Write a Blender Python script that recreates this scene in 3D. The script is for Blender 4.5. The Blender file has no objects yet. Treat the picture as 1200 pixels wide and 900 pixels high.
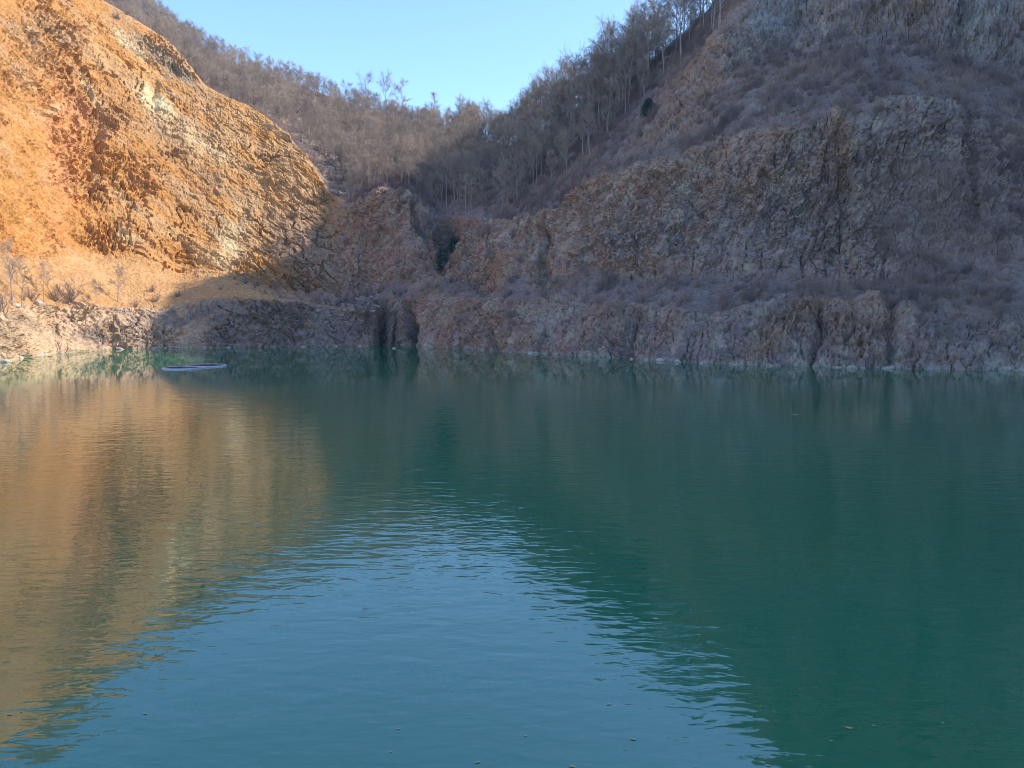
import bpy, math, random
import numpy as np

random.seed(7)
rng = np.random.default_rng(11)
S = bpy.context.scene
COL = S.collection

# ------------------------------------------------------------------ camera
HAZE = 0.0002
CAM_H, PITCH, FPX = 6.5, math.radians(5.7), 906.0
cd = bpy.data.cameras.new("camera")
cam = bpy.data.objects.new("camera", cd)
COL.objects.link(cam)
cam.location = (0, 0, CAM_H)
cam.rotation_euler = (math.pi / 2 - PITCH, 0, 0)
cd.sensor_width = 36
cd.lens = FPX / 1200 * 36
cd.clip_start, cd.clip_end = 0.1, 3000
S.camera = cam

# ------------------------------------------------------------------ sky and sun
SUN_EL, SUN_PHI = math.radians(37), math.radians(5)      # phi: from +x towards +y
sdir = (math.cos(SUN_EL) * math.cos(SUN_PHI), math.cos(SUN_EL) * math.sin(SUN_PHI), math.sin(SUN_EL))
w = bpy.data.worlds.new("World")
S.world = w
w.use_nodes = True
wn, wl = w.node_tree.nodes, w.node_tree.links
wn.clear()
sky = wn.new("ShaderNodeTexSky")
sky.sky_type = 'NISHITA'
sky.sun_disc = False
sky.sun_elevation = SUN_EL
sky.sun_rotation = math.pi / 2 - SUN_PHI
sky.altitude = 300
sky.air_density, sky.dust_density, sky.ozone_density = 1.0, 0.4, 2.6
bg = wn.new("ShaderNodeBackground")
bg.inputs[1].default_value = 0.15
wo = wn.new("ShaderNodeOutputWorld")
tint = wn.new("ShaderNodeVectorMath"); tint.operation = 'MULTIPLY'
tint.inputs[1].default_value = (0.90, 1.04, 1.18)
wl.new(sky.outputs[0], tint.inputs[0]); wl.new(tint.outputs[0], bg.inputs[0])
wl.new(bg.outputs[0], wo.inputs[0])
sl = bpy.data.lights.new("sun", 'SUN')
sl.energy = 3.2
sl.angle = math.radians(0.5)
sl.color = (1.0, 0.90, 0.78)
sun = bpy.data.objects.new("sun", sl)
COL.objects.link(sun)
from mathutils import Vector
sun.rotation_euler = Vector(sdir).to_track_quat('Z', 'Y').to_euler()
S.view_settings.view_transform = 'Standard'
S.view_settings.look = 'None'
S.view_settings.exposure = 1.12
S.view_settings.gamma = 1
S.cycles.filter_width = 1.1
S.render.resolution_x, S.render.resolution_y = 1024, 768


# ------------------------------------------------------------------ helpers
def hsh(ix, iy, iz, seed):
    h = (ix * 374761393 + iy * 668265263 + iz * 2147483647 + seed * 974634777).astype(np.int64)
    h = (h ^ (h >> 13)) * 1274126177
    h = h ^ (h >> 16)
    return (h & 0xFFFFF) / float(0xFFFFF)


def vnoise(p, seed=0):
    i = np.floor(p).astype(np.int64)
    f = p - i
    f = f * f * (3 - 2 * f)
    x, y, z = i[:, 0], i[:, 1], i[:, 2]
    r = 0
    for dx in (0, 1):
        wx = f[:, 0] if dx else 1 - f[:, 0]
        for dy in (0, 1):
            wy = f[:, 1] if dy else 1 - f[:, 1]
            for dz in (0, 1):
                wz = f[:, 2] if dz else 1 - f[:, 2]
                r = r + wx * wy * wz * hsh(x + dx, y + dy, z + dz, seed)
    return r * 2 - 1


def fbm(p, octv=4, seed=0, gain=0.5):
    a, s, t = 1.0, 0, 0
    for o in range(octv):
        s = s + a * vnoise(p * (2.03 ** o) + 17.3 * o, seed + o)
        t += a
        a *= gain
    return s / t


def cell(p, seed=0):
    """blocky value per warped cell: reads as broken, jointed rock"""
    i = np.floor(p).astype(np.int64)
    return hsh(i[:, 0], i[:, 1], i[:, 2], seed) * 2 - 1


def sm(a, b, x):
    t = np.clip((x - a) / (b - a), 0, 1)
    return t * t * (3 - 2 * t)


def unproj(px, py, Y):
    c, s = math.cos(PITCH), math.sin(PITCH)
    dx, dy = (px - 600) / FPX, (450 - py) / FPX
    t = Y / (c + dy * s)
    return np.stack([dx * t, Y + 0 * dx, CAM_H + (-s + dy * c) * t], -1)


def shoreY(py):
    c, s = math.cos(PITCH), math.sin(PITCH)
    dy = (450 - py) / FPX
    return CAM_H / (s - dy * c) * (c + dy * s)


def mesh_np(name, v, f, mat=None, smooth=False, attr=None):
    me = bpy.data.meshes.new(name)
    v = np.asarray(v, dtype=np.float32)
    f = np.asarray(f, dtype=np.int32)
    n, k = f.shape
    me.vertices.add(len(v))
    me.vertices.foreach_set("co", v.ravel())
    me.loops.add(n * k)
    me.loops.foreach_set("vertex_index", f.ravel())
    me.polygons.add(n)
    me.polygons.foreach_set("loop_start", np.arange(0, n * k, k, dtype=np.int32))
    me.polygons.foreach_set("use_smooth", np.full(n, smooth, dtype=bool))
    me.update(calc_edges=True)
    if attr is not None:
        ca = me.color_attributes.new("tone", 'FLOAT_COLOR', 'POINT')
        a = np.ones((len(v), 4), dtype=np.float32)
        a[:, :3] = attr
        ca.data.foreach_set("color", a.ravel())
    if mat:
        me.materials.append(mat)
    return me


def link(name, me, parent=None):
    o = bpy.data.objects.new(name, me)
    COL.objects.link(o)
    if parent is not None:
        o.parent = parent
    return o


def tag(o, label=None, cat=None, group=None, kind=None):
    if label: o["label"] = label
    if cat: o["category"] = cat
    if group: o["group"] = group
    if kind: o["kind"] = kind
    return o


def empty(name, loc, rz=0.0, sc=1.0):
    o = bpy.data.objects.new(name, None)
    COL.objects.link(o)
    o.location = loc
    o.rotation_euler = (0, 0, rz)
    o.scale = (sc, sc, sc)
    o.empty_display_size = 0.3
    return o


def material(name):
    m = bpy.data.materials.new(name)
    m.use_nodes = True
    nt = m.node_tree
    b = nt.nodes["Principled BSDF"]
    return m, nt.nodes, nt.links, b


# ------------------------------------------------------------------ materials
def rock_material():
    m, N, L, b = material("quarry_rock")
    at = N.new("ShaderNodeAttribute"); at.attribute_name = "tone"
    tc = N.new("ShaderNodeTexCoord")
    n1 = N.new("ShaderNodeTexNoise"); n1.inputs["Scale"].default_value = 1.7
    n1.inputs["Detail"].default_value = 9; n1.inputs["Roughness"].default_value = 0.7
    L.new(tc.outputs["Object"], n1.inputs["Vector"])
    mr = N.new("ShaderNodeMapRange")
    mr.inputs[1].default_value, mr.inputs[2].default_value = 0.3, 0.7
    mr.inputs[3].default_value, mr.inputs[4].default_value = 0.62, 1.38
    L.new(n1.outputs[0], mr.inputs[0])
    mx = N.new("ShaderNodeVectorMath"); mx.operation = 'MULTIPLY'
    L.new(at.outputs["Color"], mx.inputs[0]); L.new(mr.outputs[0], mx.inputs[1])
    L.new(mx.outputs[0], b.inputs["Base Color"])
    b.inputs["Roughness"].default_value = 0.92
    b.inputs["Specular IOR Level"].default_value = 0.15
    v = N.new("ShaderNodeTexVoronoi"); v.inputs["Scale"].default_value = 2.2
    L.new(tc.outputs["Object"], v.inputs["Vector"])
    ad = N.new("ShaderNodeMath"); ad.operation = 'ADD'
    L.new(v.outputs["Distance"], ad.inputs[0]); L.new(n1.outputs[0], ad.inputs[1])
    bp = N.new("ShaderNodeBump"); bp.inputs["Strength"].default_value = 0.65
    bp.inputs["Distance"].default_value = 0.25
    L.new(ad.outputs[0], bp.inputs["Height"]); L.new(bp.outputs[0], b.inputs["Normal"])
    return m


def twig_material(name, c, var=0.35):
    m, N, L, b = material(name)
    tc = N.new("ShaderNodeNewGeometry")
    n1 = N.new("ShaderNodeTexNoise"); n1.inputs["Scale"].default_value = 0.12
    n1.inputs["Detail"].default_value = 4
    L.new(tc.outputs["Position"], n1.inputs["Vector"])
    cr = N.new("ShaderNodeValToRGB")
    e = cr.color_ramp.elements
    e[0].position, e[1].position = 0.35, 0.65
    e[0].color = (c[0] * (1 - var), c[1] * (1 - var), c[2] * (1 - var * 0.8), 1)
    e[1].color = (c[0] * (1 + var), c[1] * (1 + var * 0.9), c[2] * (1 + var * 0.7), 1)
    L.new(n1.outputs[0], cr.inputs[0])
    L.new(cr.outputs[0], b.inputs["Base Color"])
    b.inputs["Roughness"].default_value = 0.9
    b.inputs["Specular IOR Level"].default_value = 0.1
    return m


def plain_material(name, c, rough=0.6, scale=8.0, var=0.15):
    m, N, L, b = material(name)
    tc = N.new("ShaderNodeTexCoord")
    n1 = N.new("ShaderNodeTexNoise"); n1.inputs["Scale"].default_value = scale
    n1.inputs["Detail"].default_value = 5
    L.new(tc.outputs["Object"], n1.inputs["Vector"])
    cr = N.new("ShaderNodeValToRGB")
    e = cr.color_ramp.elements
    e[0].position, e[1].position = 0.3, 0.7
    e[0].color = tuple(x * (1 - var) for x in c) + (1,)
    e[1].color = tuple(min(1, x * (1 + var)) for x in c) + (1,)
    L.new(n1.outputs[0], cr.inputs[0])
    L.new(cr.outputs[0], b.inputs["Base Color"])
    b.inputs["Roughness"].default_value = rough
    return m


def water_material():
    m, N, L, b = material("lake_water")
    tc = N.new("ShaderNodeTexCoord")
    b.inputs["Base Color"].default_value = (0.0002, 0.158, 0.070, 1)
    b.inputs["Roughness"].default_value = 0.03
    b.inputs["IOR"].default_value = 2.05

    def noise(sx, sy, scale, detail=3, rot=0.0):
        mp = N.new("ShaderNodeMapping"); mp.inputs["Scale"].default_value = (sx, sy, 1)
        mp.inputs["Rotation"].default_value = (0, 0, rot)
        L.new(tc.outputs["Object"], mp.inputs["Vector"])
        n = N.new("ShaderNodeTexNoise"); n.inputs["Scale"].default_value = scale
        n.inputs["Detail"].default_value = detail
        n.inputs["Distortion"].default_value = 0.4
        L.new(mp.outputs[0], n.inputs["Vector"])
        return n.outputs[0]

    def math_(op, a, c):
        n = N.new("ShaderNodeMath"); n.operation = op
        for i, x in enumerate((a, c)):
            if isinstance(x, (int, float)): n.inputs[i].default_value = x
            else: L.new(x, n.inputs[i])
        return n.outputs[0]
    small = noise(0.42, 1.0, 3.4, 2, 0.12)
    mid = noise(0.45, 1.0, 1.35, 2, -0.18)
    big = noise(1.0, 1.0, 0.035, 3)                     # patches of breeze and calm
    pr = N.new("ShaderNodeMapRange"); pr.inputs[1].default_value, pr.inputs[2].default_value = 0.35, 0.62
    pr.inputs[3].default_value, pr.inputs[4].default_value = 0.45, 1.0
    L.new(big, pr.inputs[0])
    h = math_('ADD', math_('MULTIPLY', small, 0.0145), math_('MULTIPLY', mid, 0.021))
    # ripples die out in the lee of the far bank
    sp = N.new("ShaderNodeSeparateXYZ"); L.new(tc.outputs["Object"], sp.inputs[0])
    lee = N.new("ShaderNodeMapRange"); lee.interpolation_type = 'SMOOTHSTEP'
    lee.inputs[1].default_value, lee.inputs[2].default_value = 52, 74
    lee.inputs[3].default_value, lee.inputs[4].default_value = 1.0, 0.04
    L.new(sp.outputs["Y"], lee.inputs[0])
    h = math_('MULTIPLY', h, math_('MULTIPLY', pr.outputs[0], lee.outputs[0]))
    bp = N.new("ShaderNodeBump"); bp.inputs["Strength"].default_value = 1.0
    bp.inputs["Distance"].default_value = 1.0
    L.new(h, bp.inputs["Height"]); L.new(bp.outputs[0], b.inputs["Normal"])
    return m


M_ROCK = rock_material()
M_BARK = plain_material("grey_bark", (0.34, 0.29, 0.26), 0.9, 3, 0.3)
M_TWIG = twig_material("bare_twigs", (0.38, 0.31, 0.245), 0.25)
M_SHRUB = twig_material("dry_brush", (0.31, 0.235, 0.205), 0.35)
M_WATER = water_material()

# ------------------------------------------------------------------ terrain
T = lambda *a: np.array(a, dtype=float)
uk = np.concatenate([np.arange(-760, -20, 7.0), np.arange(-20, 1220, 1.3), np.arange(1220, 1960, 7.0)])
NU = len(uk)


def tab(pts, smooth=0):
    xs, ys = [p[0] for p in pts], [p[1] for p in pts]
    if not smooth:
        return np.interp(uk, xs, ys)
    g = np.arange(-1000, 2200, 2.0)
    y = np.interp(g, xs, ys)
    k = np.hanning(int(smooth)); k /= k.sum()
    y = np.convolve(np.pad(y, len(k) // 2, mode='edge'), k, mode='same')[len(k) // 2: len(k) // 2 + len(g)]
    return np.interp(uk, g, y)


SH = tab([(-760, 500), (-200, 433), (0, 424), (30, 419), (60, 414), (85, 413), (130, 410), (200, 408), (320, 407),
          (400, 406), (470, 405), (570, 411), (650, 416), (750, 422), (870, 428), (1000, 431), (1200, 436),
          (1500, 444), (1960, 462)], 8)
YS = shoreY(SH)
r2p = tab([(-760, 300), (-200, 350), (0, 363), (60, 358), (100, 357), (160, 362), (220, 352), (300, 347), (350, 352),
           (400, 362), (440, 356), (480, 350), (540, 352), (600, 352), (650, 350), (700, 356), (800, 360), (870, 366),
           (920, 360), (960, 349), (1030, 351), (1080, 366), (1130, 378), (1200, 386), (1500, 390), (1960, 380)], 8)
r2d = tab([(-760, 8), (0, 7), (200, 8), (330, 7), (400, 5), (600, 6), (800, 6), (1000, 5), (1960, 5)], 10)
r3p = tab([(-760, 150), (-200, 270), (0, 294), (60, 300), (100, 296), (160, 300), (210, 322), (260, 322), (300, 336),
           (340, 345), (400, 345), (440, 342), (480, 328), (515, 318), (548, 334), (572, 342), (596, 318), (622, 330), (645, 340), (680, 312), (750, 322),
           (800, 312), (870, 322), (930, 330), (980, 330), (1040, 335), (1080, 322), (1120, 300), (1200, 282),
           (1500, 260), (1960, 200)], 10)
r3y = tab([(-760, 60), (-200, 98), (0, 112), (60, 125), (100, 134), (200, 142), (300, 147), (375, 148), (430, 147), (480, 142),
           (560, 134), (620, 125), (700, 117), (800, 109), (900, 103), (1000, 99), (1200, 94), (1500, 84), (1960, 70)], 30)
r4p = tab([(-760, -300), (-200, -200), (-67, -122), (0, -82), (60, -42), (115, -2), (160, 24), (200, 50), (240, 98),
           (270, 115), (290, 122), (335, 154), (360, 182), (380, 222), (408, 240), (440, 222), (480, 222), (510, 256),
           (545, 258), (580, 262), (620, 255), (655, 243), (680, 220), (700, 206), (730, 196), (800, 182), (870, 152),
           (930, 146), (1000, 128), (1080, 118), (1130, 128), (1200, 150), (1500, 140), (1960, 100)], 6)
r4y = tab([(-760, 80), (-200, 125), (0, 152), (115, 167), (200, 173), (300, 172), (375, 164), (410, 158), (440, 156),
           (480, 155), (520, 152), (560, 147), (600, 142), (650, 134), (700, 128), (800, 120), (900, 113), (1000, 109),
           (1200, 103), (1500, 93), (1960, 78)], 20)
r5p = tab([(-760, -290), (-200, -185), (0, -65), (115, 18), (200, 72), (240, 118), (300, 146), (340, 172), (375, 200),
           (400, 215), (440, 200), (480, 196), (520, 205), (560, 208), (600, 208), (650, 200), (700, 165), (740, 135),
           (790, 95), (840, 50), (900, 48), (1000, 44), (1080, 50), (1130, 62), (1200, 85), (1500, 80), (1960, 30)], 16)
r5y = tab([(-760, 95), (-200, 145), (0, 172), (115, 184), (200, 189), (300, 188), (375, 180), (410, 174), (480, 176),
           (520, 172), (560, 166), (600, 160), (650, 153), (700, 148), (740, 145), (790, 140), (850, 134), (900, 131),
           (1000, 127), (1200, 122), (1500, 112), (1960, 95)], 20)
r6p = tab([(-760, -420), (-300, -330), (0, -145), (120, -15), (170, 12), (210, 38), (250, 58), (300, 82), (350, 96),
           (420, 122), (470, 139), (520, 148), (555, 156), (580, 166), (605, 170), (650, 148), (700, 117), (742, 88),
           (790, 48), (820, 20), (850, -15), (905, -105), (1000, -240), (1200, -420), (1500, -620), (1960, -900)], 10)  # crest right of the view is raised to block sun from the lake
r6y = tab([(-760, 160), (-300, 200), (0, 226), (120, 236), (200, 242), (350, 250), (430, 250), (470, 246), (520, 236),
           (565, 218), (600, 192), (650, 180), (700, 173), (750, 166), (800, 160), (850, 156), (900, 156), (1000, 152),
           (1200, 146), (1500, 134), (1960, 112)], 24)

_w = (uk > 420) * 1.0
_z = np.zeros((NU, 3)); _z[:, 0] = uk / 38
_z2 = _z * 3.1 + 5
r2p = r2p + _w * (9 * fbm(_z, 3, 401) - 3)
r3p = r3p + _w * (13 * fbm(_z + 3, 3, 402))
r4p = r4p + _w * (6 * fbm(_z2, 3, 403))
r2d = r2d + _w * 2.5
R1 = unproj(uk, SH, YS)
R0 = R1 + np.stack([uk * 0, uk * 0 - 4.0, uk * 0 - 3.0], -1)
R2 = unproj(uk, r2p, YS + r2d)
R3 = unproj(uk, r3p, r3y)
R4 = unproj(uk, r4p, r4y)
R5 = unproj(uk, r5p, r5y)
R6 = unproj(uk, r6p, r6y)
out = R6.copy(); out[:, 2] = 0; out /= np.linalg.norm(out, axis=1, keepdims=True)
R7 = R6 + out * 22 + np.array([0, 0, -3.0])
R8 = R6 + out * 130 + np.array([0, 0, -22.0])
rows = [R0, R1, R2, R3, R4, R5, R6, R7, R8]
nseg = [4, 62, 46, 168, 86, 80, 8, 12]
G, Vp = [], []
for k, n in enumerate(nseg):
    for j in range(n):
        t = j / n
        G.append(rows[k] * (1 - t) + rows[k + 1] * t)
        Vp.append(k + t)
G.append(rows[-1]); Vp.append(8.0)
G = np.array(G); Vp = np.array(Vp)
# unseen wall added past the right edge of the view to shade the water
KX = 40
ext = G[:, -1:, :] + np.arange(1, KX + 1)[None, :, None] * np.array([-0.3, -5.0, 0.0])
G = np.concatenate([G, ext], axis=1)
uk = np.concatenate([uk, uk[-1] + 7.0 * np.arange(1, KX + 1)])
SH, r2p, r3p, r4p, r5p, r6p = [np.concatenate([x, np.full(KX, x[-1])]) for x in (SH, r2p, r3p, r4p, r5p, r6p)]
NU = len(uk)
NV = len(Vp)
# ease the creases between the benches a little
Gs = G.copy()
for _ in range(10):
    Gs[1:-1] = 0.25 * Gs[:-2] + 0.5 * Gs[1:-1] + 0.25 * Gs[2:]
G[6:] = Gs[6:]
U = np.broadcast_to(uk[None, :], (NV, NU)).ravel()
V = np.broadcast_to(Vp[:, None], (NV, NU)).ravel().copy()
du = np.gradient(G, axis=1); dv = np.gradient(G, axis=0)
nrm = np.cross(du, dv)
nrm /= np.linalg.norm(nrm, axis=2, keepdims=True) + 1e-9
P = G.reshape(-1, 3).copy()
Nn = nrm.reshape(-1, 3)
if np.mean(Nn[:, 1]) > 0: Nn = -Nn                       # face the lake

wv = fbm(P * 0.09, 4, 5)
wv2 = fbm(P * 0.35, 3, 9)
Vw = V + (0.16 + 0.26 * sm(400, 470, U) * (1 - sm(3.1, 3.6, V))) * wv * sm(1.2, 1.7, V) + 0.08 * wv2 * (V > 1.25)
left = 1 - sm(385, 430, U + 30 * wv)
right = 1 - left
lower = sm(0.9, 1.0, V) * (1 - sm(1.9, 2.08, Vw))
bench = sm(1.9, 2.08, Vw) * (1 - sm(2.85, 3.05, Vw))
mainc = sm(2.85, 3.05, Vw) * (1 - sm(3.93, 4.04, Vw))
upper = sm(4.0, 4.2, Vw)
topc = sm(4.75, 5.1, Vw) * sm(790, 870, U + 40 * wv)      # the upper crags on the right
midr = sm(4.1, 4.35, Vw) * (1 - sm(4.9, 5.1, Vw)) * np.exp(-((U - 800 - (V - 4.5) * 60) / 55) ** 2)
brushy = np.clip(fbm(P * 0.06 + 5, 4, 21) * 1.7 + 0.1 + 1.2 * sm(1080, 1180, U), 0, 1) * right * sm(2.9, 3.0, Vw) * (1 - sm(3.95, 4.0, Vw)) * sm(900, 1100, U)
ribs = np.clip(fbm(np.stack([U / 26 + V * 2.2, V * 1.3, 0 * U], -1), 3, 97) * 2.2 - 0.15, 0, 1) * right
rock = np.clip(lower + mainc * (1 - 0.75 * brushy) + topc + 0.8 * midr + 0.7 * ribs * bench + 0.13, 0, 1)

# relief -------------------------------------------------------------
def blocks(P, a, b, c, sa, sb, sc, seed, warp=0.5):
    q = np.stack([P @ a / sa, P @ b / sb, P @ c / sc], -1)
    q = q + warp * np.stack([vnoise(q * 0.6, seed + 1), vnoise(q * 0.6 + 9, seed + 2), vnoise(q * 0.6 + 31, seed + 3)], -1)
    return cell(q, seed)


def nv(*a):
    a = np.array(a, float); return a / np.linalg.norm(a)


# left slope: beds that dip down towards the gully
la, lb = nv(0.78, 0.15, -0.6), nv(0.6, 0.1, 0.78)
lc = np.cross(la, lb)
Pl = P + 3.2 * np.stack([fbm(P * 0.11, 3, 301), fbm(P * 0.11, 3, 302), fbm(P * 0.11, 3, 303)], -1) \
    + 0.7 * np.stack([fbm(P * 0.5, 2, 304), fbm(P * 0.5, 2, 305), fbm(P * 0.5, 2, 306)], -1)
qs = np.stack([Pl @ la / 9.0, Pl @ lb / 3.1, Pl @ lc / 6.0], -1)
dl = 1.1 * fbm(P * 0.07, 3, 37) + 0.7 * fbm(P * 0.3, 5, 35) + 0.30 * (1 - 2 * np.abs(fbm(qs, 3, 33)))
rgh = 0.38 + 0.9 * sm(-0.12, 0.30, fbm(P * 0.1 + 3, 4, 39))
dl += rgh * (0.36 * blocks(Pl, la, lb, lc, 3.4, 1.1, 2.6, 41) + 0.32 * blocks(Pl, la, lb, lc, 1.7, 0.5, 1.3, 45))
dl -= 0.9 * (1 - sm(0.0, 0.055, np.abs(fbm(qs * 1.6 + 7, 3, 87)))) * sm(-0.1, 0.3, fbm(P * 0.13 + 8, 3, 89))
dl += rgh * 0.24 * blocks(Pl, la, lb, lc, 0.7, 0.3, 0.7, 49)
# right cliff: steep ribs and joints leaning to the lower left
ra, rb = nv(0.28, 0.0, 0.95), nv(0.9, -0.25, -0.28)
rc = np.cross(ra, rb)
Pr = P + 2.0 * np.stack([fbm(P * 0.13, 3, 311), fbm(P * 0.13, 3, 312), fbm(P * 0.13, 3, 313)], -1) \
    + 0.4 * np.stack([fbm(P * 0.7, 2, 314), fbm(P * 0.7, 2, 315), fbm(P * 0.7, 2, 316)], -1)
qr = np.stack([Pr @ ra / 13.0, Pr @ rb / 3.0, Pr @ rc / 8.0], -1)
dr = 1.9 * fbm(P * 0.06, 3, 61) + 0.6 * fbm(P * 0.33, 4, 65) + 0.55 * (1 - 2 * np.abs(fbm(qr, 4, 63)))
rgr = 0.30 + 0.95 * sm(-0.15, 0.28, fbm(P * 0.085 + 11, 4, 95) + 0.25 * fbm(qr * 0.5, 3, 96))
dr += rgr * 0.50 * blocks(Pr, ra, rb, rc, 3.4, 1.3, 2.2, 71) + rgr * 0.26 * blocks(Pr, ra, rb, rc, 1.1, 0.5, 0.9, 75)
dr -= 0.45 * (1 - sm(0.0, 0.07, np.abs(fbm(qr * 1.7 + 7, 3, 83)))) + 0.3 * (1 - sm(0.0, 0.07, np.abs(fbm(P * 0.5 + 7, 3, 85))))
dr += (0.4 + 0.6 * rgr) * 0.22 * blocks(P, ra, rb, rc, 0.45, 0.35, 0.5, 79)
d = left * dl + right * dr
calm = 0.9 * fbm(P * 0.08, 4, 91) + 0.12 * fbm(P * 1.1, 3, 93)
d = rock * d + (1 - rock) * calm
# clefts and recesses
for (u0, v0, v1, wd, dep, lean) in [(450, 0.9, 2.1, 6, 3.6, 1), (477, 0.9, 1.9, 4, 2.6, -2), (463, 1.0, 1.8, 3, 2.0, 0),
                                    (518, 3.0, 4.0, 12, 4.0, 10), (494, 3.2, 4.0, 4, 1.5, -10),
                                    (636, 3.1, 3.75, 8, 3.2, 6), (573, 1.0, 1.5, 5, 1.8, -4), (610, 2.6, 3.9, 4, 1.0, 20),
                                    (735, 1.0, 1.9, 5, 1.4, 14), (1043, 1.0, 2.2, 8, 1.8, 0), (955, 1.0, 2.0, 4, 1.5, 4),
                                    (1140, 3.2, 3.95, 8, 1.6, -12), (985, 3.1, 3.9, 12, 1.2, 0), (1024, 5.0, 6.4, 7, 2.0, 6),
                                    (945, 4.9, 5.8, 14, 3.0, 30), (1140, 4.9, 6.2, 10, 2.4, 10), (180, 3.62, 3.74, 6, 1.8, 12),
                                    (116, 3.36, 3.46, 6, 2.4, -3), (107, 3.24, 3.29, 8, 1.5, 6), (20, 3.0, 3.06, 16, 1.8, 10),
                                    (130, 1.0, 1.5, 10, 1.6, -8), (208, 3.0, 3.1, 20, 1.2, 40)]:
    uu = u0 + lean * (V - 0.5 * (v0 + v1)) * 2
    d -= dep * (1 + 0.5 * wv) * np.exp(-np.abs((U - uu + 9 * wv2 + 8 * wv) / wd) ** 1.5) * sm(v0 - 0.06, v0 + 0.05, V) * (1 - sm(v1 - 0.05, v1 + 0.06, V))
far = sm(4.1, 4.6, V) * (U < 560)
d = d * (1 - 0.0 * far)
fade = sm(0.2, 1.25, V) * 0.75 + 0.25
d *= fade * (0.35 + 0.65 * (V < 6.2))
P = P + Nn * d[:, None]
P[:, 2] = np.where((V >= 1.25) & (P[:, 2] < 0.25), 0.25 + 0.2 * np.abs(wv2), P[:, 2])
GP = P.reshape(NV, NU, 3)

# base colours -------------------------------------------------------
c = lambda r, g, b: np.array([r, g, b], float)
def mixc(A, B, t): return A * (1 - t[:, None]) + B * t[:, None]
PYn = np.interp(V, np.arange(9), np.arange(9))           # (row coordinate, kept for the patches)
rws = np.array([SH + 10, SH, r2p, r3p, r4p, r5p, r6p, r6p - 10, r6p - 20])      # (9, NU)
k0 = np.clip(np.floor(V).astype(int), 0, 7)
iu = np.broadcast_to(np.arange(NU)[None, :], (NV, NU)).ravel()
IY = rws[k0, iu] * (1 - (V - k0)) + rws[k0 + 1, iu] * (V - k0)
n1 = fbm(P * 0.12, 5, 101); n2 = fbm(P * 0.5, 4, 105); n3 = fbm(P * 0.045 + 4, 4, 109)
streak = fbm(np.stack([P @ la / 14, P @ lb / 1.6, P @ lc / 5], -1), 4, 113)
vstr = fbm(np.stack([P @ ra / 14, P @ rb / 1.8, P @ rc / 5], -1), 4, 117)


def blob(u, y, su, sy, ang=0.0, rough=0.6):
    a = math.radians(ang)
    x, yy = U - u, IY - y
    p, q = x * math.cos(a) + yy * math.sin(a), -x * math.sin(a) + yy * math.cos(a)
    r = (p / su) ** 2 + (q / sy) ** 2
    return np.clip(np.exp(-r) * (1 + rough * (n2 * 1.6 + streak)) * 1.15, 0, 1)


C = np.zeros_like(P) + c(0.47, 0.225, 0.068)
C = mixc(C, c(0.49, 0.285, 0.125), sm(-0.15, 0.35, streak + 0.4 * n1 + 0.4 * sm(80, 330, U) - 0.12))
C = mixc(C, c(0.36, 0.215, 0.11), sm(0.0, 0.45, n3 + 0.6 * n2 + 0.3 * streak) * 0.6)
C = mixc(C, c(0.58, 0.27, 0.115), 0.6 * np.clip(blob(72, 180, 20, 60, -8) + blob(85, 150, 24, 22) + 0.8 * blob(66, 245, 14, 45, 8), 0, 1))
C = mixc(C, c(0.62, 0.52, 0.30), np.clip(blob(182, 128, 26, 13, 50) + 0.8 * blob(150, 60, 30, 6, 45) + 0.6 * blob(100, 120, 22, 3.5, 60)
                                         + 0.7 * blob(147, 283, 12, 6, 40) + 0.4 * blob(230, 180, 50, 14, 40) + 0.6 * blob(270, 290, 14, 30, 20)
                                         + 0.35 * blob(60, 150, 10, 4), 0, 1))
C = mixc(C, c(0.27, 0.20, 0.13), np.clip(0.8 * blob(190, 75, 55, 13, 38) + 0.5 * blob(40, 50, 40, 20) + 0.6 * blob(215, 92, 30, 8, 40), 0, 1))
CL = C
# talus fan on the left
CL = mixc(CL, c(0.48, 0.28, 0.13) * 1.0, bench * (0.75 + 0.2 * n2))
lowl = mixc(np.zeros_like(P) + c(0.55, 0.38, 0.24), c(0.36, 0.26, 0.17), sm(-0.1, 0.3, n2 + 0.5 * n1))
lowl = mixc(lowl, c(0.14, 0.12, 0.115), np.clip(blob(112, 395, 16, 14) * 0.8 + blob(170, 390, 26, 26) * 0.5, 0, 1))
lowl = mixc(lowl, c(0.21, 0.165, 0.14), np.clip(sm(190, 270, U + 25 * n2) * 0.85 + 0.5 * sm(0.0, 0.4, n2) * sm(120, 180, U), 0, 1))  # shaded right part of the lower band painted darker
CL = mixc(CL, c(0.27, 0.20, 0.155), 0.75 * sm(300, 375, U + 20 * n1) * sm(230, 290, IY) * (1 - sm(4.0, 4.1, V)))  # shade at the slope's right foot put into the colour
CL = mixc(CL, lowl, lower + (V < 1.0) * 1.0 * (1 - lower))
CR = np.zeros_like(P) + c(0.50, 0.315, 0.235)
CR = mixc(CR, c(0.38, 0.285, 0.25), sm(-0.25, 0.3, n3 + 0.5 * vstr + 0.5 * sm(750, 1150, U) - 0.18))
CR = mixc(CR, c(0.52, 0.40, 0.31), sm(0.05, 0.45, n2 + vstr) * 0.8)
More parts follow.
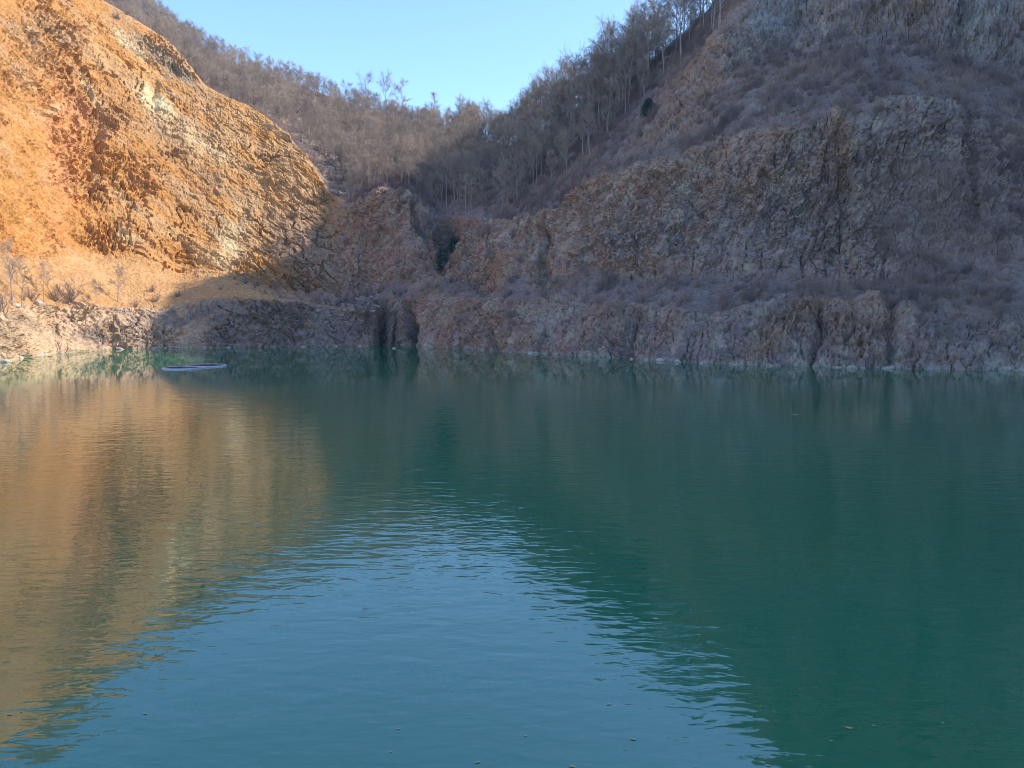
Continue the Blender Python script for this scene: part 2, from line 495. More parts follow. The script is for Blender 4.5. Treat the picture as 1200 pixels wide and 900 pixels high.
CR = mixc(CR, c(0.47, 0.26, 0.15), np.clip(0.8 * blob(985, 185, 10, 50) + 0.8 * blob(675, 225, 30, 10, -30) + 0.7 * blob(725, 315, 70, 8, -4)
                                            + 0.9 * blob(800, 85, 60, 10, -52) + 0.8 * blob(700, 155, 16, 8) + 0.6 * blob(905, 392, 50, 16, -45)
                                            + 0.7 * blob(570, 330, 55, 10, -45) + 0.5 * blob(450, 250, 12, 30) + 0.4 * blob(1075, 15, 30, 26)
                                            + 0.5 * blob(760, 165, 40, 4, -38), 0, 1))
CR = mixc(CR, c(0.42, 0.40, 0.39), np.clip(0.8 * blob(905, 15, 40, 25, -50) + 0.5 * blob(1150, 20, 40, 40), 0, 1) * 0.7)
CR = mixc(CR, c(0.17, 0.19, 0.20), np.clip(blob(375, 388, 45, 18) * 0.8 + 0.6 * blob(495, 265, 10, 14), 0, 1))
soil = mixc(np.zeros_like(P) + c(0.33, 0.235, 0.20), c(0.40, 0.27, 0.21), sm(-0.2, 0.3, n1))
veg = np.clip(1 - rock * 1.15 + 0.4 * brushy, 0, 1)
CR = mixc(CR, soil, veg)
hill = sm(4.0, 4.1, V)
CL = mixc(CL, mixc(np.zeros_like(P) + c(0.27, 0.205, 0.155), c(0.23, 0.18, 0.14), sm(-0.2, 0.3, n1)), hill)
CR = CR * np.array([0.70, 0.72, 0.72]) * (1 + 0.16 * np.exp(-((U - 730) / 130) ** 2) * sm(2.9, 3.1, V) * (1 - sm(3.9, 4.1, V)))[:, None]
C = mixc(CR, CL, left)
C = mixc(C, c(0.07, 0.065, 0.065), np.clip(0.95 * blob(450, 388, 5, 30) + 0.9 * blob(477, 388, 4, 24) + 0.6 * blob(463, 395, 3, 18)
                                           + 0.6 * blob(638, 285, 5, 22) + 0.6 * blob(516, 270, 12, 18) + 0.5 * blob(1043, 400, 5, 24), 0, 1))  # wet rock and the shade inside clefts, both put into the colour
wl_ = np.exp(-np.clip(P[:, 2] - 0.25 - 0.3 * np.abs(n2), 0, 9) / 0.22) * (V > 0.9)
C = mixc(C, c(0.40, 0.34, 0.28), np.clip(wl_ * (0.5 + 1.4 * n2 + 0.5 * n1) * (0.2 + 0.8 * sm(520, 640, U)), 0, 0.7))
C = np.clip(C * (1 + 0.22 * n2[:, None]), 0.02, 0.85)

# split into the pieces of the landscape ------------------------------
ii = np.arange(NV - 1)[:, None] * NU + np.arange(NU - 1)[None, :]
Q = np.stack([ii, ii + 1, ii + 1 + NU, ii + NU], -1)          # (NV-1, NU-1, 4)
vq = Vp[:-1][:, None] + 0 * uk[None, :-1]
uq = uk[None, :-1] + 0 * Vp[:-1][:, None]
reg = np.where(vq >= 4.02, np.where(uq > 700, 1, 2), np.where(uq < 412, 0, 1))
for name, r in (("quarry_slope", 0), ("rock_cliff", 1), ("wooded_hill", 2)):
    f = Q[reg == r].reshape(-1, 4)
    used = np.unique(f)
    mp = np.zeros(NV * NU, dtype=np.int32); mp[used] = np.arange(len(used))
    me = mesh_np(name, P[used], mp[f], M_ROCK, False, C[used])
    tag(link(name, me), kind="structure")

# ------------------------------------------------------------------ lake
wx0, wx1, wy0, wy1 = -260.0, 260.0, -60.0, 200.0
me = mesh_np("lake_water", [(wx0, wy0, 0), (wx1, wy0, 0), (wx1, wy1, 0), (wx0, wy1, 0)], [(0, 1, 2, 3)], M_WATER)
tag(link("lake_water", me), kind="structure")
me = mesh_np("lake_bed", [(wx0, wy0, -3.4), (wx1, wy0, -3.4), (wx1, wy1, -3.4), (wx0, wy1, -3.4)], [(0, 1, 2, 3)],
             plain_material("lake_mud", (0.12, 0.10, 0.07), 0.9, 0.3))
tag(link("lake_bed", me), kind="structure")


# ------------------------------------------------------------------ bare trees
class Wood:
    def __init__(s):
        s.v, s.f, s.tv, s.tf = [], [], [], []

    def tube(s, pts, rad, sides=3):
        base = len(s.v)
        for k, (p, r) in enumerate(zip(pts, rad)):
            d = (pts[min(k + 1, len(pts) - 1)] - pts[max(k - 1, 0)]).normalized()
            a = d.orthogonal().normalized(); b = d.cross(a)
            for j in range(sides):
                t = 2 * math.pi * j / sides
                s.v.append(p + (a * math.cos(t) + b * math.sin(t)) * r)
        for k in range(len(pts) - 1):
            for j in range(sides):
                j2 = (j + 1) % sides
                s.f.append((base + k * sides + j, base + k * sides + j2, base + (k + 1) * sides + j2, base + (k + 1) * sides + j))

    def sliver(s, p, d, ln, wd):
        a = d.orthogonal().normalized()
        a = (a * random.uniform(-1, 1) + d.cross(a) * random.uniform(-1, 1)).normalized() * wd
        m = p + d * ln * 0.55 + Vector((0, 0, ln * 0.015))
        i = len(s.tv)
        s.tv += [p - a, p + a, m + a * 0.7, m - a * 0.7, p + d * ln + Vector((0, 0, ln * 0.05))]
        s.tf += [(i, i + 1, i + 2), (i, i + 2, i + 3), (i + 3, i + 2, i + 4)]


def rdir(d, ang, up=0.0):
    a = d.orthogonal().normalized(); b = d.cross(a)
    t = random.uniform(0, 2 * math.pi)
    r = d * math.cos(ang) + (a * math.cos(t) + b * math.sin(t)) * math.sin(ang)
    r.z += up
    return r.normalized()


def limb(wd, p, d, ln, r, lvl, up, tw, nseg=4):
    pts, rad = [p.copy()], [r]
    for k in range(nseg):
        d = rdir(d, random.uniform(0.02, 0.22), up)
        p = p + d * ln / nseg
        pts.append(p.copy()); rad.append(r * (1 - 0.75 * (k + 1) / nseg))
    wd.tube(pts, rad, 4 if lvl == 0 else 3)
    return pts, rad


def grow(h, spread=0.75, clear=0.35, limbs=9, subs=8, twigs=11, up=0.04, tw=0.017, r=None):
    wd = Wood()
    r = r or h * 0.014
    top = h * 0.86
    pts, rad = [Vector((0, 0, -0.5))], [r * 1.35]
    p = Vector((0, 0, 0)); d = Vector((random.uniform(-.07, .07), random.uniform(-.07, .07), 1)).normalized()
    n = 8
    for k in range(n):
        d = rdir(d, random.uniform(0, 0.13), 0.15)
        p = p + d * top / n
        pts.append(p.copy()); rad.append(max(r * (1 - 0.85 * (k + 1) / n), 0.015))
    wd.tube(pts, rad, 5)
    for i in range(limbs):
        t = clear + (1 - clear) * (i + random.random()) / limbs
        k = min(int(t * n), n - 1) + 1
        q = pts[k].lerp(pts[min(k + 1, n)], random.random())
        ang = random.uniform(0.55, 1.1) * (1.2 - 0.55 * t)
        ll = h * spread * random.uniform(0.32, 0.52) * (1.15 - 0.55 * t)
        dd = rdir(Vector((0, 0, 1)), ang)
        lp, lr = limb(wd, q, dd, ll, rad[k] * 0.6 + 0.01, 0, up, tw)
        for j in range(subs):
            s_ = random.uniform(0.25, 1.0)
            m = min(int(s_ * 4), 3)
            q2 = lp[m].lerp(lp[m + 1], random.random())
            d2 = rdir((lp[m + 1] - lp[m]).normalized(), random.uniform(0.4, 0.95), 0.06)
            sp, sr = limb(wd, q2, d2, ll * random.uniform(0.3, 0.6), lr[m] * 0.5 + 0.006, 1, up, tw, 3)
            for g in range(twigs):
                m2 = random.randrange(3)
                q3 = sp[m2].lerp(sp[m2 + 1], random.random())
                d3 = rdir((sp[m2 + 1] - sp[m2]).normalized(), random.uniform(0.3, 1.1), 0.08)
                L3 = h * random.uniform(0.035, 0.075)
                wd.sliver(q3, d3, L3, tw)
                for _ in range(2):
                    wd.sliver(q3 + d3 * L3 * random.uniform(0.2, 0.8), rdir(d3, 0.7, 0.1), L3 * 0.55, tw * 0.7)
    return wd


def shrub(h, stems=14, tw=0.014):
    wd = Wood()
    for i in range(stems):
        d = rdir(Vector((0, 0, 1)), random.uniform(0.1, 0.75))
        pts, rad = limb(wd, Vector((random.uniform(-.2, .2), random.uniform(-.2, .2), -0.1)), d, h * random.uniform(.6, 1), 0.022, 1, 0.12, tw, 3)
        for g in range(10):
            m = random.randrange(3)
            q = pts[m].lerp(pts[m + 1], random.random())
            d3 = rdir((pts[m + 1] - pts[m]).normalized(), random.uniform(.3, .9), 0.12)
            L3 = h * random.uniform(.15, .35)
            wd.sliver(q, d3, L3, tw)
            wd.sliver(q + d3 * L3 * .5, rdir(d3, .7), L3 * .6, tw * .7)
    return wd


def wood_meshes(wd, n):
    a = bpy.data.meshes.new(n + "_trunk"); a.from_pydata(wd.v, [], wd.f); a.materials.append(M_BARK)
    b = bpy.data.meshes.new(n + "_crown"); b.from_pydata(wd.tv, [], wd.tf); b.materials.append(M_TWIG)
    return a, b


def joined(wd, n, mb, mt):
    me = bpy.data.meshes.new(n)
    o = len(wd.v)
    me.from_pydata(wd.v + wd.tv, [], wd.f + [tuple(i + o for i in f) for f in wd.tf])
    me.materials.append(mb); me.materials.append(mt)
    mi = np.array([0] * len(wd.f) + [1] * len(wd.tf), dtype=np.int32)
    me.polygons.foreach_set("material_index", mi)
    return me


TREES = [grow(1.0 * H, spread=s_ * 1.25, clear=cl * 0.62, limbs=lb_ + 2) for H, s_, cl, lb_ in
         [(12, .75, .38, 10), (13, .65, .42, 9), (11, .85, .30, 11), (12, .6, .45, 9), (12.5, .8, .35, 10), (11.5, .55, .4, 8)]]
TM = [wood_meshes(t, "bare_tree") for t in TREES]
TJ = [joined(t, "forest_tree", M_TWIG, M_TWIG) for t in TREES[1:5]]
SHR = [shrub(h) for h in (1.6, 1.9, 1.4, 2.1)]
SJ = [joined(s_, "brush", M_SHRUB, M_SHRUB) for s_ in SHR]


def gpt(u, v):
    """ground point at nominal column u, row coordinate v"""
    j = int(np.argmin(np.abs(uk - u))); i = int(np.argmin(np.abs(Vp - v)))
    return GP[i, j]


def put_tree(p, k, sc, label, group, name="bare_tree", cat="tree"):
    e = empty(name, (p[0], p[1], p[2] - 0.2), random.uniform(0, 6.28), sc)
    tag(e, label, cat, group)
    link("trunk", TM[k][0], e); link("crown", TM[k][1], e)
    return e


# trees that stand out
p = gpt(455, 5.95); put_tree(p, 2, 1.0, "tallest bare tree standing up from the far wooded skyline, left of the notch", None)
p = gpt(431, 5.95); put_tree(p, 4, 0.8, "bare tree on the far skyline just left of its tallest tree", None)
p = gpt(473, 5.95); put_tree(p, 3, 0.9, "bare tree on the far skyline just right of its tallest tree", None)
p = gpt(508, 5.95); put_tree(p, 5, 0.85, "bare tree on the far skyline midway between the tallest tree and the notch", None)
p = gpt(560, 5.9); put_tree(p, 5, 0.75, "thin lone bare tree poking into the sky at the bottom of the notch", None)

# trees along the crest of the right-hand ridge
n_ind = 5
us = np.sort(np.concatenate([rng.uniform(572, 850, 90), rng.uniform(600, 790, 14)]))
for u in us:
    v = random.uniform(5.25, 6.0) if random.random() < 0.65 else random.uniform(6.0, 6.8)
    if u < 640: v = random.uniform(5.3, 6.3)
    sc = random.uniform(0.85, 1.2) * (0.5 + 0.5 * min(1.0, max(0.0, (u - 575) / 75)))
    if u > 800: sc *= 0.85
    p = gpt(u, v)
    third = ("lower end, next to the notch" if u < 660 else "middle stretch" if u < 750 else "upper end, above the rusty crag")
    put_tree(p, random.randrange(6), sc, "tall bare shaded tree on the right ridge crest, " + third,
             "bare trees on the right ridge crest, " + third)
    n_ind += 1
for u in np.sort(rng.uniform(600, 980, 24)):
    if u < 850: continue
    put_tree(gpt(u, random.uniform(5.6, 6.5)), random.randrange(6), random.uniform(.7, 1.0),
             "bare tree on the ridge crest above the grey crags", "bare trees on the ridge crest above the grey crags"); n_ind += 1

# the wooded slopes: the nearest trees one by one, the rest as one mass
cand = []
i4, i6 = int(np.argmin(np.abs(Vp - 4.12))), int(np.argmin(np.abs(Vp - 6.0)))
sub = GP[i4:i6:2, ::3]
uu_ = np.broadcast_to(uk[None, ::3], sub.shape[:2]); vv_ = np.broadcast_to(Vp[i4:i6:2][:, None], sub.shape[:2])
ar = np.linalg.norm(np.cross(np.gradient(sub, axis=0), np.gradient(sub, axis=1)), axis=2) * np.where(uu_ > 560, 0.5, 1.0)
okm = ((uu_ > -60) & (uu_ < 410) & (vv_ > 5.12)) | ((uu_ >= 410) & (uu_ < 600)) | ((uu_ >= 600) & (uu_ < 760) & (vv_ > 4.3 + (uu_ - 600) / 160 * 0.8))
wgt = (ar * okm).ravel(); area = wgt.sum(); wgt = wgt / wgt.sum()
NT = int(area / 5.0)
print("forest area", area, "trees", NT)
pick = rng.choice(len(wgt), size=min(int(NT * 1.2), 5600), p=wgt)
fp = sub.reshape(-1, 3)[pick] + np.stack([rng.uniform(-.6, .6, len(pick)), rng.uniform(-.6, .6, len(pick)), np.zeros(len(pick))], -1)
fu, fv = uu_.ravel()[pick], vv_.ravel()[pick]
order = np.argsort(np.linalg.norm(fp, axis=1))
n_here = 290 - n_ind
for i in order[:n_here]:
    u = fu[i]
    if u > 560: lb, gr = "bare shaded tree in the dense wood below the right ridge crest", "shaded trees below the right ridge crest"
    elif u > 410: lb, gr = "bare tree in the gully wood above the back wall of the quarry", "trees in the gully wood above the back wall"
    else: lb, gr = "bare tree just behind the rim of the orange quarry slope", "trees behind the rim of the orange slope"
    put_tree(fp[i], random.randrange(6), random.uniform(.45, .75) if u > 520 else random.uniform(.3, .48), lb, gr)


def scatter(name, pts, rz, sc, idx, sources, label, cat):
    hid = bpy.data.collections.new(name + "_sources")
    for k, m_ in enumerate(sources):
        o = bpy.data.objects.new("%s_source_%s" % (name, "abcdefgh"[k]), m_)
        hid.objects.link(o)
    me = bpy.data.meshes.new(name)
    me.from_pydata([tuple(p) for p in pts], [], [])
    for nm, ty, arr in (("turn", 'FLOAT', rz), ("size", 'FLOAT', sc), ("pick", 'INT', idx)):
        at = me.attributes.new(nm, ty, 'POINT')
        at.data.foreach_set("value", np.asarray(arr, dtype=np.int32 if ty == 'INT' else np.float32))
    ob = link(name, me)
    tag(ob, label, cat, None, "stuff")
    ng = bpy.data.node_groups.new(name + "_scatter", 'GeometryNodeTree')
    ng.interface.new_socket("Geometry", in_out='INPUT', socket_type='NodeSocketGeometry')
    ng.interface.new_socket("Geometry", in_out='OUTPUT', socket_type='NodeSocketGeometry')
    N, L = ng.nodes, ng.links
    gi, go = N.new("NodeGroupInput"), N.new("NodeGroupOutput")
    ci = N.new("GeometryNodeCollectionInfo")
    ci.inputs["Collection"].default_value = hid
    ci.inputs["Separate Children"].default_value = True
    ci.inputs["Reset Children"].default_value = True
    ip = N.new("GeometryNodeInstanceOnPoints")
    ip.inputs["Pick Instance"].default_value = True

    def attr(nm, ty):
        a = N.new("GeometryNodeInputNamedAttribute"); a.data_type = ty
        a.inputs["Name"].default_value = nm
        return a.outputs["Attribute"]
    cx = N.new("ShaderNodeCombineXYZ"); L.new(attr("turn", 'FLOAT'), cx.inputs[2])
    L.new(gi.outputs[0], ip.inputs["Points"])
    L.new(ci.outputs[0], ip.inputs["Instance"])
    L.new(attr("pick", 'INT'), ip.inputs["Instance Index"])
    L.new(cx.outputs[0], ip.inputs["Rotation"])
    L.new(attr("size", 'FLOAT'), ip.inputs["Scale"])
    L.new(ip.outputs[0], go.inputs[0])
    md = ob.modifiers.new("scatter", 'NODES'); md.node_group = ng
    return ob


rest = order[n_here:]
scatter("forest", fp[rest] - np.array([0, 0, .2]), rng.uniform(0, 6.28, len(rest)), np.where(fu[rest] > 540, rng.uniform(.45, .75, len(rest)), rng.uniform(.27, .46, len(rest))),
        rng.integers(0, 4, len(rest)), TJ, "mass of bare brown trees covering the far hillside", "forest")

# brush on benches, ledges and under the trees
mask = veg * sm(1.85, 2.0, V) * ((V < 5.9) + 1.6 * ((V >= 5.5) & (V < 6.5) & (U > 600) & (U < 880)))
mask = mask * np.where(left > 0.5, np.where(V > 4.1, 0.5, 0.05 + 0.4 * sm(250, 330, U)), 1.0)
mask = mask + 0.07 * (rock > .5) * (V > 1.4) * (V < 5.5) * (right > .5)
mask = mask * (0.25 + 1.0 * np.clip(n1 * 1.5 + 0.5, 0, 1)) * (1 - 0.65 * sm(1.9, 2.0, V) * (1 - sm(3.0, 3.2, V)) * (U < 700))
dA = np.linalg.norm(np.cross(du.reshape(-1, 3), dv.reshape(-1, 3)), axis=1)
wg = mask * dA * (U > -60) * (U < 1260)
NB = 9500
pk = rng.choice(len(wg), size=NB, p=wg / wg.sum())
scatter("dry_brush", P[pk] - np.array([0, 0, .1]), rng.uniform(0, 6.28, NB), rng.uniform(.45, 1.15, NB), rng.integers(0, 4, NB), SJ,
        "grey leafless brush covering the ledges and benches of the cliff", "brush")


# ------------------------------------------------------------------ small trees and shrubs on the left bank
for (u, v, k, sc, lab) in [(13, 2.02, 1, .60, "bare tree at the far left edge, leaning over the pale bank ledge"),
                           (24, 1.98, 2, .52, "small twiggy bare tree beside the leftmost tree on the bank"),
                           (51, 2.06, 5, .52, "slender dark-stemmed bare tree on the left bank, right of the leftmost pair"),
                           (139, 2.12, 3, .46, "thin lone sapling in front of the smooth orange scree fan"),
                           (112, 2.05, 4, .28, "small sapling on the left bank between the wide shrub and the lone sapling"),
                           (285, 2.3, 5, .26, "small bare tree in the shadow at the right foot of the orange slope"),
                           (232, 2.45, 1, .22, "low bare tree on the scree just where the shadow begins")]:
    put_tree(gpt(u, v), k, sc, lab, None)
for (u, v, k, sc, lab) in [(84, 2.04, 3, 2.1, "wide fanning leafless shrub on the edge of the left bank"),
                           (64, 2.1, 1, 1.6, "leafless shrub in front of the slender tree on the left bank"),
                           (3, 1.9, 0, 2.2, "leafless shrub at the very left edge of the bank"),
                           (36, 2.12, 2, 1.8, "leafless shrub between the two leftmost bare trees and the slender one"),
                           (100, 2.02, 0, 1.0, "low leafless shrub right of the wide fanning one"),
                           (160, 2.04, 2, 1.1, "low leafless shrub above the dark rock band on the left bank"),
                           (183, 2.1, 3, 0.9, "low leafless shrub at the foot of the scree fan, near the shadow edge"),
                           (208, 2.2, 1, 0.9, "low leafless shrub at the shadow edge on the scree fan")]:
    o = link("leafless_shrub", SJ[k]); p = gpt(u, v)
    o.location = (p[0], p[1], p[2] - .1); o.scale = (sc * 1.1, sc * 1.1, sc); o.rotation_euler.z = random.uniform(0, 6)
    tag(o, lab, "shrub")

# ------------------------------------------------------------------ evergreens
M_NEEDLE = twig_material("evergreen_foliage", (0.055, 0.105, 0.09), 0.3)


def evergreen(name, p, h, wdt, label):
    e = empty(name, (p[0], p[1], p[2] - .2)); tag(e, label, "evergreen")
    wd = Wood()
    pts = [Vector((0, 0, -.3)), Vector((.05, 0, h * .4)), Vector((0, .04, h * .75)), Vector((0, 0, h))]
    wd.tube(pts, [.12, .09, .05, .01], 5)
    for i in range(150):
        z = h * random.uniform(.05, .97)
        L0 = wdt * (1.05 - z / h) ** 0.6 * random.uniform(.5, 1.0)
        d = rdir(Vector((0, 0, 1)), random.uniform(1.3, 1.75))
        for g in range(13):
            q = Vector((0, 0, z)) + d * L0 * random.uniform(.25, 1)
            q += Vector((random.uniform(-.15, .15), random.uniform(-.15, .15), random.uniform(-.2, .1)))
            wd.sliver(q, rdir(d, .8, -.2), random.uniform(.2, .42), .055)
    a = bpy.data.meshes.new("evergreen_trunk"); a.from_pydata(wd.v, [], wd.f); a.materials.append(M_BARK)
    b = bpy.data.meshes.new("evergreen_foliage"); b.from_pydata(wd.tv, [], wd.tf); b.materials.append(M_NEEDLE)
    link("trunk", a, e); link("foliage", b, e)


evergreen("evergreen_tree", gpt(516, 3.3), 5.6, 2.1, "dark evergreen in the recess at the top of the gully's back wall")
evergreen("evergreen_bush", gpt(526, 3.7), 3.2, 1.8, "dark evergreen bush beside the evergreen in the back wall recess")
evergreen("evergreen_bush", gpt(761, 4.72), 3.0, 1.9, "single dark green conifer bush below the rusty crag on the right ridge")

# ------------------------------------------------------------------ boulders
M_PALE = plain_material("pale_stone", (0.50, 0.43, 0.35), 0.9, 3, 0.2)
M_GREY = plain_material("grey_stone", (0.36, 0.30, 0.25), 0.9, 3, 0.3)


def boulder_mesh(k, mat):
    import bmesh
    bm = bmesh.new()
    bmesh.ops.create_icosphere(bm, subdivisions=3, radius=1)
    co = np.array([v.co[:] for v in bm.verts])
    dd = co + 3.7 * k
    r = 1 + 0.35 * fbm(dd * 0.9, 3, 200 + k)
    q = co * r[:, None] * np.array([1, .8, .62])
    for j in range(7):                                    # knock flat faces into it
        n = rng.normal(size=3); n /= np.linalg.norm(n); n[2] *= .7
        dist = q @ n; lim = np.quantile(dist, .86)
        q -= np.clip(dist - lim, 0, None)[:, None] * n * .95
    q += 0.03 * fbm(q * 5, 2, 9)[:, None]
    for v, x in zip(bm.verts, q): v.co = x
    me = bpy.data.meshes.new("boulder"); bm.to_mesh(me); bm.free(); me.materials.append(mat)
    return me


BP = [boulder_mesh(k, M_PALE) for k in range(4)]
BG = [boulder_mesh(k + 4, M_GREY) for k in range(4)]


def put_rock(p, me, s_, lab, grp=None, name="boulder"):
    o = link(name, me); o.location = p; o.scale = (s_, s_ * random.uniform(.8, 1.1), s_ * random.uniform(.6, 1))
    o.rotation_euler = (random.uniform(-.3, .3), random.uniform(-.3, .3), random.uniform(0, 6.28))
    tag(o, lab, "boulder", grp)


def at_water(px, py, z=0.0):
    c_, s_ = math.cos(PITCH), math.sin(PITCH)
    dx, dy = (px - 600) / FPX, (450 - py) / FPX
    t = (CAM_H - z) / (s_ - dy * c_)
    return Vector((dx * t, (c_ + dy * s_) * t, z))


put_rock(at_water(7, 424.5), BP[0], 0.85, "pale boulder lying in the water at the left edge of the picture")
put_rock(at_water(44, 416.5), BP[1], 1.15, "flat grey-white boulder at the waterline below the left bank")
put_rock(at_water(24, 420), BP[3], 0.5, "small pale rock at the waterline between the two large left boulders")
put_rock(gpt(41, 2.03), BP[2], 0.7, "pale block resting on the bank ledge left of the slender bare tree")
put_rock(gpt(17, 2.02), BP[1], 0.8, "pale slab on the bank under the leftmost bare tree")
put_rock(at_water(461, 408.5), BP[0], 0.36, "tiny bright white speck at the water's edge below the dark clefts", name="white_speck")  # unidentified white speck, modelled with a boulder mesh
for i in range(46):
    u = random.uniform(560, 1215)
    q = gpt(u, 1.02)
    put_rock((q[0], q[1] - random.uniform(-.1, .7), random.uniform(-.2, .1)), random.choice(BP[:1] + BG), random.uniform(.2, .7),
             "small rock at the waterline along the foot of the long right cliff", "rocks along the right waterline")
for i in range(22):
    u = random.uniform(60, 430)
    q = gpt(u, 1.02)
    put_rock((q[0], q[1] - random.uniform(-.1, .6), random.uniform(-.2, .1)), random.choice(BG), random.uniform(.25, .7),
             "rock at the waterline below the left bank and dark gully", "rocks along the left waterline")
for i in range(60):
    u = random.uniform(372, 445); v = random.uniform(1.6, 2.5)
    put_rock(gpt(u, v), random.choice(BG), random.uniform(.2, .55), "grey rock in the scree at the foot of the gully",
             "scree rocks at the foot of the gully")

# ------------------------------------------------------------------ floating ring of white pipe
M_PIPE = plain_material("white_pipe", (0.50, 0.54, 0.58), 0.45, 2, 0.1)
M_INFILL = plain_material("dark_infill", (0.012, 0.016, 0.022), 0.8, 6, 0.3)
A, B = at_water(198, 433.2), at_water(257, 427.6)
ctr = (A + B) / 2; ax = (B - A); Lr = ax.length; ang = math.atan2(ax.y, ax.x)
e = empty("floating_pipe_ring", (ctr.x, ctr.y, 0), ang)
tag(e, "long pinched ring of white pipe with dark netting, floating near the left shore", "floating ring")
hw = 2.3


def ring_w(t):      # half width along the ring, pinched in the middle
    return hw * (1 - abs(t) ** 3.0) ** .5 * (0.66 + 0.34 * (1 - math.exp(-((t + .05) / .42) ** 2)))


outl = []
for k in range(72):
    th = 2 * math.pi * k / 72
    x = -math.cos(th); y = ring_w(x) * (1 if math.sin(th) >= 0 else -1) if abs(math.sin(th)) > 1e-6 else 0
    outl.append(Vector((x * Lr / 2, y, 0.015)))


def pipe(name, pts, r, closed, par, mat):
    wd = Wood(); n = len(pts); sd = 8
    vs, fs = [], []
    for k in range(n):
        d = (pts[(k + 1) % n] - pts[(k - 1) % n]) if closed else (pts[min(k + 1, n - 1)] - pts[max(k - 1, 0)])
        d.normalize(); a = Vector((0, 0, 1)); b = d.cross(a).normalized()
        for j in range(sd):
            t = 2 * math.pi * j / sd
            vs.append(pts[k] + (a * math.cos(t) + b * math.sin(t)) * r)
    for k in range(n if closed else n - 1):
        for j in range(sd):
            fs.append((k * sd + j, k * sd + (j + 1) % sd, ((k + 1) % n) * sd + (j + 1) % sd, ((k + 1) % n) * sd + j))
    me = bpy.data.meshes.new(name); me.from_pydata(vs, [], fs); me.materials.append(mat)
    for f in me.polygons: f.use_smooth = True
    return link(name, me, par)


pipe("pipe", outl, 0.11, True, e, M_PIPE)
for x in (-0.38, -0.12, 0.12):
    wv_ = ring_w(x)
    pipe("cross_bar", [Vector((x * Lr / 2, -wv_, .03)), Vector((x * Lr / 2, 0, .04)), Vector((x * Lr / 2, wv_, .03))], 0.06, False, e, M_PIPE)
for (x0, x1) in ((-.95, -.14), (.14, .95)):  # flat dark sheets filling the two openings of the ring
    vs, fs = [], []
    xs = np.linspace(x0, x1, 22)
    for x in xs:
        for f_ in (-.95, -.4, .4, .95):
            vs.append((x * Lr / 2, ring_w(x) * f_, 0.07 + 0.03 * random.random()))
    for i in range(21):
        for j in range(3):
            fs.append((i * 4 + j, i * 4 + 4 + j, i * 4 + 5 + j, i * 4 + 1 + j))
    me = bpy.data.meshes.new("infill"); me.from_pydata(vs, [], fs); me.materials.append(M_INFILL)
    link("infill", me, e)

# ------------------------------------------------------------------ leaves on the water
M_LEAF = plain_material("dry_leaf", (0.60, 0.38, 0.13), 0.6, 30, 0.2)
M_LEAFP = plain_material("pale_dry_leaf", (0.50, 0.42, 0.28), 0.6, 30, 0.15)


def leaf_mesh(curl, mat):
    vs, fs = [], []
    n = 10
    for i in range(n + 1):
        t = i / n
        wd_ = 0.25 * math.sin(math.pi * min(1, t * 0.98 + 0.01)) ** 0.75 * (1 - 0.35 * t)
        bend = curl * (t - .5) ** 2
        for f_ in (-1, -.5, 0, .5, 1):
            vs.append((t - .5, f_ * wd_ * (1 + .06 * math.sin(17 * t)), bend + curl * .5 * abs(f_) * wd_))
    for i in range(n):
        for j in range(4):
            fs.append((i * 5 + j, i * 5 + 5 + j, i * 5 + 6 + j, i * 5 + 1 + j))
    b = len(vs)
    for k in range(5):
        x = -.5 - .07 * k
        for (yy, zz) in ((-.012, 0), (.012, 0), (0, .02)):
            vs.append((x, yy + .02 * k * k * .3, curl * .25 + zz))
    for k in range(4):
        for j in range(3):
            fs.append((b + k * 3 + j, b + k * 3 + (j + 1) % 3, b + k * 3 + 3 + (j + 1) % 3, b + k * 3 + 3 + j))
    me = bpy.data.meshes.new("fallen_leaf"); me.from_pydata(vs, [], fs); me.materials.append(mat)
    for f in me.polygons: f.use_smooth = True
    return me


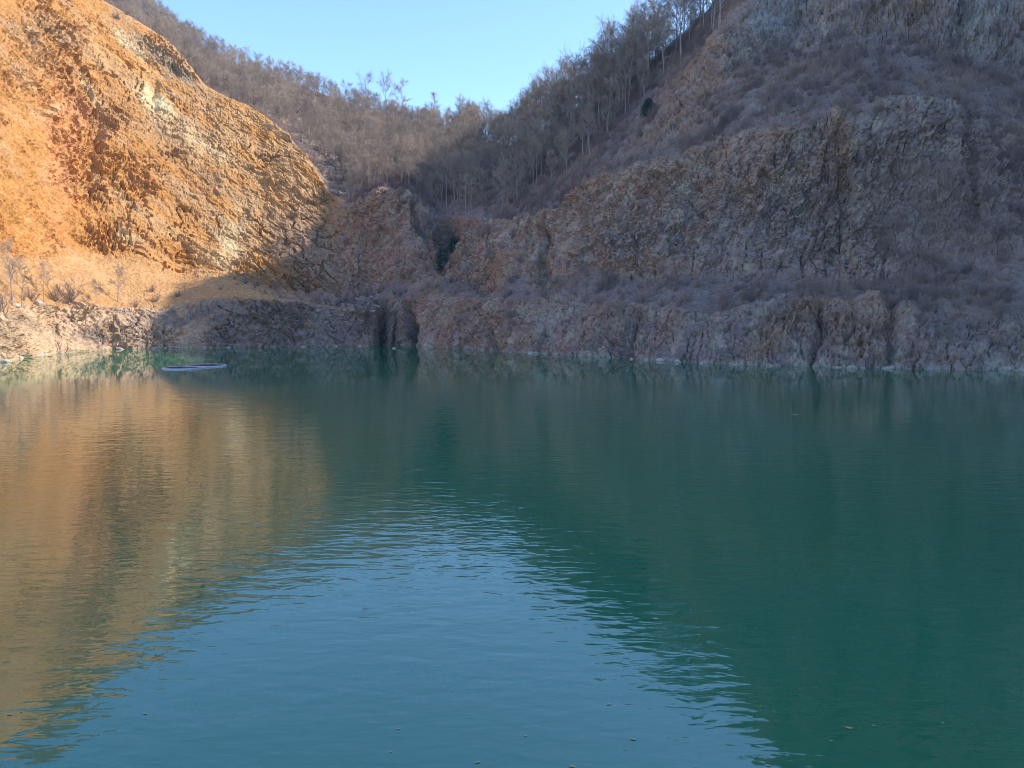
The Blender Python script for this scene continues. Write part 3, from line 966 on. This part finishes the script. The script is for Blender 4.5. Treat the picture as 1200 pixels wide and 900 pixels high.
LF = [leaf_mesh(.35, M_LEAF), leaf_mesh(.25, M_LEAF), leaf_mesh(.25, M_LEAFP), leaf_mesh(.35, M_LEAFP)]
for (px, py, L0, k, lab) in [
        (995, 853, .115, 0, "largest golden leaf, curled, floating on the dark green water at lower right"),
        (742, 866, .10, 2, "pale curled leaf on the blue water near the bottom, right of centre"),
        (714, 825, .085, 2, "small pale leaf on the blue water, above and left of the curled pale one"),
        (768, 725, .14, 3, "pale leaf floating by the edge of the sky's reflection, right of centre"),
        (671, 898, .10, 0, "tan leaf cut by the bottom edge of the picture"),
        (560, 893, .085, 2, "small pale leaf just above the bottom edge, below the middle"),
        (1024, 850, .05, 2, "tiny pale leaf speck just right of the largest golden leaf"),
        (974, 868, .05, 2, "tiny pale leaf speck below and left of the largest golden leaf"),
        (1105, 847, .05, 3, "tiny pale leaf speck farthest right on the green water"),
        (900, 897, .07, 2, "tiny pale leaf at the bottom edge where blue water meets green"),
        (467, 854, .065, 2, "tiny pale leaf on the blue water left of the bottom middle"),
        (733, 878, .045, 3, "tiny pale leaf speck just below the curled pale leaf"),
        (616, 862, .055, 3, "tiny pale leaf speck on the blue water near the bottom middle"),
        (170, 836, .08, 3, "small pale leaf on the blue water at lower left"),
        (11, 837, .10, 0, "tan leaf near the left edge in the last of the orange reflection"),
        (25, 834, .06, 1, "small tan leaf speck right beside the tan leaf at the left edge"),
        (458, 881, .05, 2, "tiny leaf speck near the bottom, left of the middle"),
        (932, 486, .42, 3, "white fleck floating far out on the green water below the right cliff")]:
    o = link("fallen_leaf", LF[k])
    o.location = at_water(px, py, 0.004 + L0 * .05)
    o.scale = (L0, L0, L0)
    o.rotation_euler = (random.uniform(-.08, .08), random.uniform(-.08, .08), random.uniform(-.7, .7))
    tag(o, lab, "leaf")


# ------------------------------------------------------------------ thin haze in the air over the lake
m = bpy.data.materials.new("thin_haze"); m.use_nodes = True
N, L = m.node_tree.nodes, m.node_tree.links
N.clear()
pv = N.new("ShaderNodeVolumePrincipled")
pv.inputs["Color"].default_value = (0.85, 0.9, 1.0, 1)
pv.inputs["Density"].default_value = HAZE
pv.inputs["Anisotropy"].default_value = 0.3
mo = N.new("ShaderNodeOutputMaterial"); L.new(pv.outputs[0], mo.inputs["Volume"])
x0, x1, y0, y1, z0, z1 = -720, 620, -330, 480, -30, GP[..., 2].max() + 25
vs = [(x, y, z) for z in (z0, z1) for y in (y0, y1) for x in (x0, x1)]
me = mesh_np("haze", vs, [(2, 3, 1, 0), (5, 7, 6, 4), (1, 5, 4, 0), (6, 7, 3, 2), (4, 6, 2, 0), (3, 7, 5, 1)], m)
tag(link("haze", me), "thin bluish haze in the air over the quarry lake", "haze", None, "stuff")
print("terrain bounds", GP.reshape(-1, 3).min(0), GP.reshape(-1, 3).max(0))
